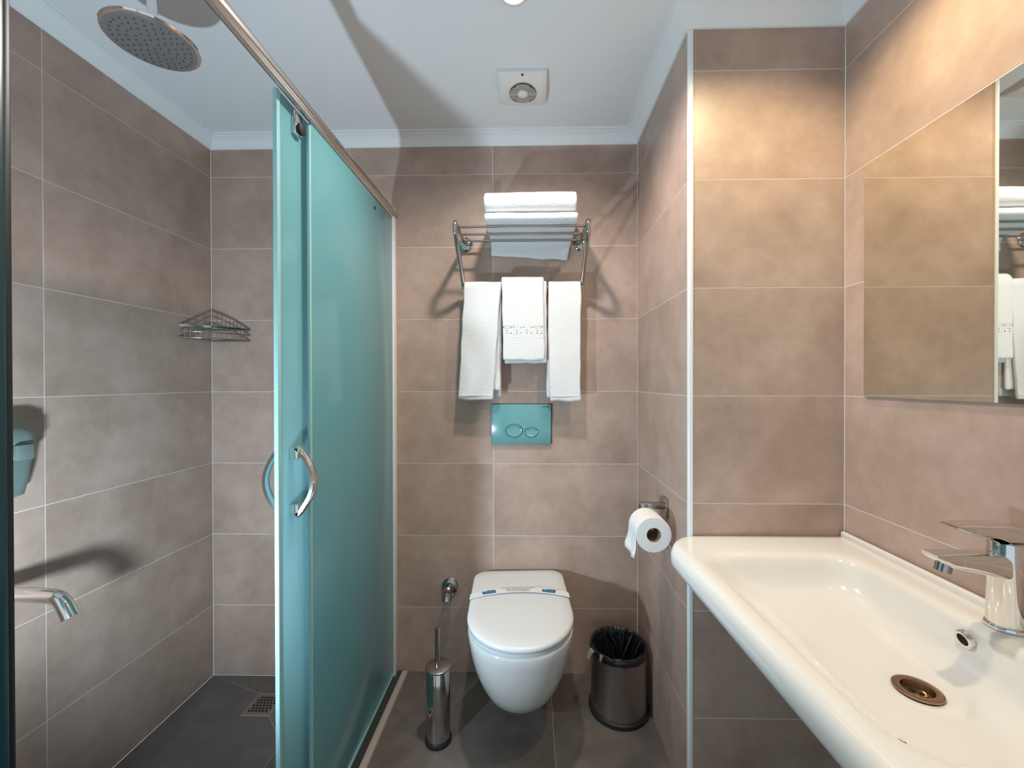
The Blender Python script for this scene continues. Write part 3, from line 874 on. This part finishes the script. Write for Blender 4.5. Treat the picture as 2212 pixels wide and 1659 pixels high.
NS = 96
for k, (r, z) in enumerate(prof):
    ring = []
    for i in range(NS):
        a = 2 * PI * i / NS
        q = noise.noise(Vector((math.cos(a) * 3.2, math.sin(a) * 3.2, k * 0.5 + 2)))
        fold = noise.noise(Vector((math.cos(a) * 9, math.sin(a) * 9, k * 0.25)))
        amp = (0.0, 0.001, 0.001, 0.002, 0.002, 0.002, 0.010, 0.020, 0.026, 0.022, 0.0)[k]
        dr_ = -abs(q) * amp - max(0, fold) * amp * 0.9
        if k <= 4: dr_ = fold * 0.0008
        zz = z + (q * 0.004 if k == 0 else (q * 0.005 + fold * 0.003 if 2 <= k <= 5 else fold * 0.03 if k > 6 and k < 10 else 0))
        ring.append(Vector(((r + dr_) * math.cos(a), (r + dr_) * math.sin(a), zz)))
    rings.append(ring)
loft(bm, rings, False, True)
finish('bag', bm, M_LINER, lin_, True)
for (a, r0, r1, zz, s) in ((200, RB + 0.003, RB + 0.030, 0.236, 1.0), (225, RB + 0.002, RB + 0.014, 0.243, 0.6)):
    bm = bmesh.new(); ar = math.radians(a); rows = []
    for i in range(6):
        f = i / 5; r = r0 + (r1 - r0) * f; row = []
        for j in range(7):
            g = (j / 6 - 0.5)
            an = ar + g * 0.22 * s * (1 - 0.4 * f)
            row.append(Vector((r * math.cos(an), r * math.sin(an), zz - 0.028 * f * f * s + 0.006 * math.sin(j * 2.1 + i) * s)))
        rows.append(row)
    loft(bm, rows, closed=False)
    o = finish('loose_end', bm, M_LINERC, lin_, True); o.modifiers.new('solid', 'SOLIDIFY').thickness = 0.0006
# a few pale folds inside the bag
for k in range(9):
    a = random.uniform(0, 2 * PI); r1 = RB - 0.010; r2 = random.uniform(0.02, 0.05); b = a + random.uniform(-0.9, 0.9)
    p0 = Vector((r1 * math.cos(a), r1 * math.sin(a), 0.236)); p1 = Vector((r2 * math.cos(b), r2 * math.sin(b), random.uniform(0.11, 0.16)))
    mid = p0.lerp(p1, 0.5) + Vector((random.uniform(-.012, .012), random.uniform(-.012, .012), 0.012))
    pp = smooth_path([p0, mid, p1], 2); wd = random.uniform(0.003, 0.008)
    bm = bmesh.new(); tube(bm, pp, 0.002, sec=[(-wd, 0), (0, 0.0012), (wd, 0), (0, -0.0012)])
    finish('crease', bm, M_LINER, lin_, True)

# ================================================================== TOILET PAPER
tp = empty('paper_holder', (XS, 1.356, 0.812)); tag(tp, 'chrome toilet paper holder on the narrow side wall', 'paper holder')
bm = bmesh.new(); bx(bm, -0.009, -0.0006, -0.024, 0.024, -0.034, 0.028, 0.0015); finish('wall_plate', bm, M_CHROME2, tp, True, 40)
bm = bmesh.new(); bx(bm, -0.086, -0.007, -0.010, 0.010, -0.008, 0.012, 0.0025); finish('arm', bm, M_CHROME2, tp, True, 40)
bm = bmesh.new(); bx(bm, -0.086, -0.060, -0.012, 0.008, -0.046, 0.010, 0.005); finish('elbow', bm, M_CHROME2, tp, True, 40)
bm = bmesh.new(); tube(bm, [(-0.0715, -0.004, -0.040), (-0.0715, -0.05, -0.040), (-0.0715, -0.088, -0.040)], 0.0075, 14); finish('spindle', bm, M_CHROME2, tp, True, 50)
roll = empty('toilet_paper_roll', (0.3665, 1.300, 0.756)); tag(roll, 'white toilet paper roll with a loose sheet on the holder', 'toilet paper')
bm = bmesh.new()
RR, RC = 0.0535, 0.0218
n = 48; rings = []
for r, y in ((RC, -0.050), (RR - 0.001, -0.050), (RR, -0.049), (RR, 0.046), (RR - 0.001, 0.047), (RC, 0.047)):
    rings.append([Vector((r * math.cos(2 * PI * i / n), y, r * math.sin(2 * PI * i / n))) for i in range(n)])
loft(bm, rings, False, False)
finish('paper', bm, M_PAPER, roll, True, 40)
bm = bmesh.new(); rings = []
for r, y in ((RC, -0.0498), (RC, 0.0468), (RC - 0.0012, 0.0468), (RC - 0.0012, -0.0498), (RC, -0.0498)):
    rings.append([Vector((r * math.cos(2 * PI * i / n), y, r * math.sin(2 * PI * i / n))) for i in range(n)])
loft(bm, rings, False, False)
finish('core', bm, M_CORE, roll, True, 40)
bm = bmesh.new(); rows = []
for i in range(12):
    f = i / 11
    if f < 0.5:
        a = math.radians(150 + 70 * f); x, z = (RR + 0.0008) * math.cos(a), (RR + 0.0008) * math.sin(a)
    else:
        g = (f - 0.5) * 2; a = math.radians(185); x = (RR + 0.0008) * math.cos(a) + 0.003 * math.sin(g * 3); z = (RR + 0.0008) * math.sin(a) - 0.046 * g
    row = []
    for j in range(9):
        y = -0.049 + 0.095 * j / 8
        zz = z - (0.016 * max(0, f - 0.5) * 2 * (1 - abs(j - 3) / 6.0)); g2 = max(0, f - 0.5) * 2; xx = x - 0.016 * g2 * (0.35 + 0.65 * j / 8) - 0.004 * g2 * math.sin(j * 1.3); zz -= 0.012 * g2 * (1 - j / 8)
        row.append(Vector((xx, y, zz)))
    rows.append(row)
loft(bm, rows, closed=False)
o = finish('loose_sheet', bm, M_PAPER, roll, True); o.modifiers.new('solid', 'SOLIDIFY').thickness = 0.0007

# ================================================================== MIRROR
mr = empty('wall_mirror', (XR, 1.092, 1.178)); tag(mr, 'frameless wall mirror above the wash basin', 'mirror')
mh = 1.7765 - 1.178
bm = bmesh.new(); bx(bm, -0.0045, -0.0012, -0.95, 0.0, 0.0, mh); finish('backing', bm, M_MIREDGE, mr)
bm = bmesh.new(); bx(bm, -0.0065, -0.0045, -0.9495, -0.0005, 0.0005, mh - 0.0005); finish('glass', bm, M_MIRROR, mr)

# ================================================================== WASH BASIN
basin = empty('wash_basin', (0.62, 0.735, 0.79)); tag(basin, 'white ceramic wash basin spanning the alcove under the mirror', 'basin')
bo = Vector((0.62, 0.735, 0.79))
def br_(x0, x1, y0, y1, r, z, bow=True):
    ring = rrect(x0, x1, y0, y1, r, z, 10, 14)
    if bow:
        for p in ring:
            w = max(0.0, min(1.0, (0.62 - p.x) / 0.25))
            p.x += w * (1.02 - p.y) * 0.035
    return [p - bo for p in ring]
DRX, DRY = 0.648, 0.706
X0, X1, Y0, Y1 = 0.362, 0.8672, 0.30, 1.1640
def outer(i, z):
    r = [max(0.004, 0.010 - i), max(0.02, 0.100 - i), max(0.02, 0.09 - i), max(0.004, 0.010 - i)]
    return br_(X0 + i, X1 - i * 0.2, Y0 + i, Y1 - i * 0.2, r, z)
def circ(r, z): return br_(DRX - r, DRX + r, DRY - r, DRY + r, r, z, False)
rings = [circ(0.031, 0.6965), circ(0.036, 0.6985), circ(0.055, 0.7005),
         br_(0.580, 0.715, 0.630, 0.82, 0.065, 0.7025, False),
         br_(0.545, 0.733, 0.575, 0.905, 0.07, 0.7055, False),
         br_(0.510, 0.746, 0.535, 0.960, 0.075, 0.711, False),
         br_(0.484, 0.757, 0.525, 0.990, 0.075, 0.721),
         br_(0.462, 0.766, 0.506, 1.008, 0.072, 0.738),
         br_(0.447, 0.772, 0.493, 1.020, 0.070, 0.757),
         br_(0.436, 0.776, 0.484, 1.028, 0.068, 0.772),
         br_(0.426, 0.780, 0.476, 1.035, 0.068, 0.782),
         br_(0.416, 0.787, 0.467, 1.043, 0.070, 0.7875),
         br_(0.406, 0.794, 0.457, 1.051, 0.074, 0.790),
         outer(0.030, 0.790), outer(0.018, 0.788), outer(0.008, 0.781), outer(0.002, 0.770), outer(0.0, 0.757), outer(0.001, 0.741), outer(0.006, 0.735),
         outer(0.040, 0.733), br_(0.425, 0.80, 0.38, 1.05, 0.07, 0.728), br_(0.47, 0.77, 0.44, 0.99, 0.07, 0.690), br_(0.54, 0.73, 0.55, 0.87, 0.07, 0.678, False)]
bm = bmesh.new(); loft(bm, rings, False, True)
bm.normal_update()
bmesh.ops.recalc_face_normals(bm, faces=bm.faces)
bvh = BVHTree.FromBMesh(bm)
bowl = finish('ceramic_body', bm, M_CERAMIC, basin, True, 75)
mm = bowl.modifiers.new('sub', 'SUBSURF'); mm.levels = 1; mm.render_levels = 1
bm = bmesh.new(); bx(bm, 0.853 - bo.x, X1 - bo.x, Y0 + 0.003 - bo.y, Y1 - 0.002 - bo.y, 0.780 - bo.z, 0.8045 - bo.z, 0.006, 3)
finish('back_ledge', bm, M_CERAMIC, basin, True, 60)
# drain
dn = empty('drain', (DRX - bo.x, DRY - bo.y, 0.6985 - bo.z)); dn.parent = basin; dn['label'] = 'bronze coloured drain'
bm = bmesh.new(); lathe(bm, [(0.0335, 0.0012), (0.0335, 0.0032), (0.030, 0.0042), (0.0225, 0.0030), (0.0200, -0.0080), (0.004, -0.0095)], n=40, cap0=False); finish('flange', bm, M_BRONZE, dn, True, 40)
for k in range(6):
    a = 2 * PI * k / 6 + 0.3
    bm = bmesh.new(); lathe(bm, [(0.0040, -0.0082), (0.0040, -0.0089), (0.002, -0.0087)] if False else [(0.0040, -0.0100), (0.0040, -0.0084)], (0.0118 * math.cos(a), 0.0118 * math.sin(a), 0), 12)
    finish('drain_hole', bm, M_HOLE, dn)
bm = bmesh.new(); lathe(bm, [(0.0038, -0.0100), (0.0038, -0.0078), (0.002, -0.0072)], n=12); finish('screw', bm, M_BRONZE, dn)
# overflow ring in the back wall of the bowl
ov = empty('overflow', (0.7685 - bo.x, 0.748 - bo.y, 0.760 - bo.z)); ov.parent = basin; ov['label'] = 'chrome overflow ring'
ov.rotation_euler = (0, math.radians(-14), 0)
bm = bmesh.new(); lathe(bm, [(0.0160, 0.003), (0.0160, -0.0035), (0.0145, -0.0050), (0.0098, -0.0042), (0.0090, 0.0005)], n=32, axis='x', cap0=False, cap1=False); finish('ring', bm, M_CHROME, ov, True, 40)
bm = bmesh.new(); lathe(bm, [(0.0092, -0.0010), (0.0092, 0.0015)], n=24, axis='x'); finish('opening', bm, M_HOLE, ov)
# brown hair-thin stains on the front of the bowl
def surf(x, y):
    hit = bvh.ray_cast(Vector((x, y, 1.2)) - bo, Vector((0, 0, -1)))
    return hit[0] if hit[0] is not None else Vector((x, y, 0.79)) - bo
for pts in ([(0.482, 0.590), (0.468, 0.555), (0.455, 0.525), (0.446, 0.505)], [(0.490, 0.594), (0.477, 0.566), (0.464, 0.540), (0.460, 0.525)], [(0.446, 0.505), (0.452, 0.507), (0.457, 0.512)]):
    bm = bmesh.new(); tube(bm, [surf(*q) + Vector((0, 0, 0.0003)) for q in smooth_path([(a, b, 0) for a, b in pts], 2) for q in [(q.x, q.y)]], 0.0006, 6)
    finish('stain_mark', bm, M_STAIN, basin)

# ================================================================== FAUCET
FX, FY, FZ = 0.8235, 0.7340, 0.7895
fa = empty('basin_faucet', (FX, FY, FZ)); tag(fa, 'chrome single lever faucet on the back of the basin', 'faucet')
bm = bmesh.new(); lathe(bm, [(0.0265, 0.0005), (0.0275, 0.003), (0.0268, 0.007), (0.0245, 0.009)], n=36); finish('base_ring', bm, M_CHROME, fa, True, 40)
bm = bmesh.new(); lathe(bm, [(0.0240, 0.008), (0.0236, 0.05), (0.0232, 0.100), (0.0236, 0.128), (0.0230, 0.150), (0.018, 0.152)], n=40); finish('body', bm, M_CHROME, fa, True, 40)
def sec_ring(x, zc, w, h, r=0.005):
    q = rrect(-w / 2, w / 2, -h / 2, h / 2, min(r, h * 0.45, w * 0.45), 0, 4, 2)
    return [Vector((x, p.x, zc + p.y)) for p in q]
bm = bmesh.new()
loft(bm, [sec_ring(0.006, 0.106, 0.042, 0.050, 0.012), sec_ring(-0.030, 0.112, 0.040, 0.040, 0.012), sec_ring(-0.070, 0.1165, 0.038, 0.031, 0.010), sec_ring(-0.104, 0.120, 0.036, 0.023, 0.007), sec_ring(-0.122, 0.124, 0.034, 0.013, 0.004), sec_ring(-0.130, 0.127, 0.030, 0.006, 0.002)])
finish('spout', bm, M_CHROME, fa, True, 40)
bm = bmesh.new(); tube(bm, [(-0.104, 0, 0.114), (-0.1075, 0, 0.098)], 0.0120, 20); finish('aerator', bm, M_CHROME2, fa, True, 40)
bm = bmesh.new()
loft(bm, [sec_ring(0.027, 0.160, 0.036, 0.016, 0.007), sec_ring(0.018, 0.165, 0.044, 0.028, 0.010), sec_ring(-0.012, 0.168, 0.047, 0.030, 0.010), sec_ring(-0.030, 0.1715, 0.044, 0.021, 0.006), sec_ring(-0.072, 0.174, 0.038, 0.016, 0.004), sec_ring(-0.086, 0.176, 0.035, 0.010, 0.003), sec_ring(-0.097, 0.179, 0.031, 0.003, 0.001)])
finish('lever', bm, M_CHROME, fa, True, 40)
bm = bmesh.new(); tube(bm, [(-0.0215, -0.006, 0.142), (-0.0245, -0.0068, 0.142)], 0.0032, 12); finish('set_screw', bm, M_CHROME2, fa, True, 40)
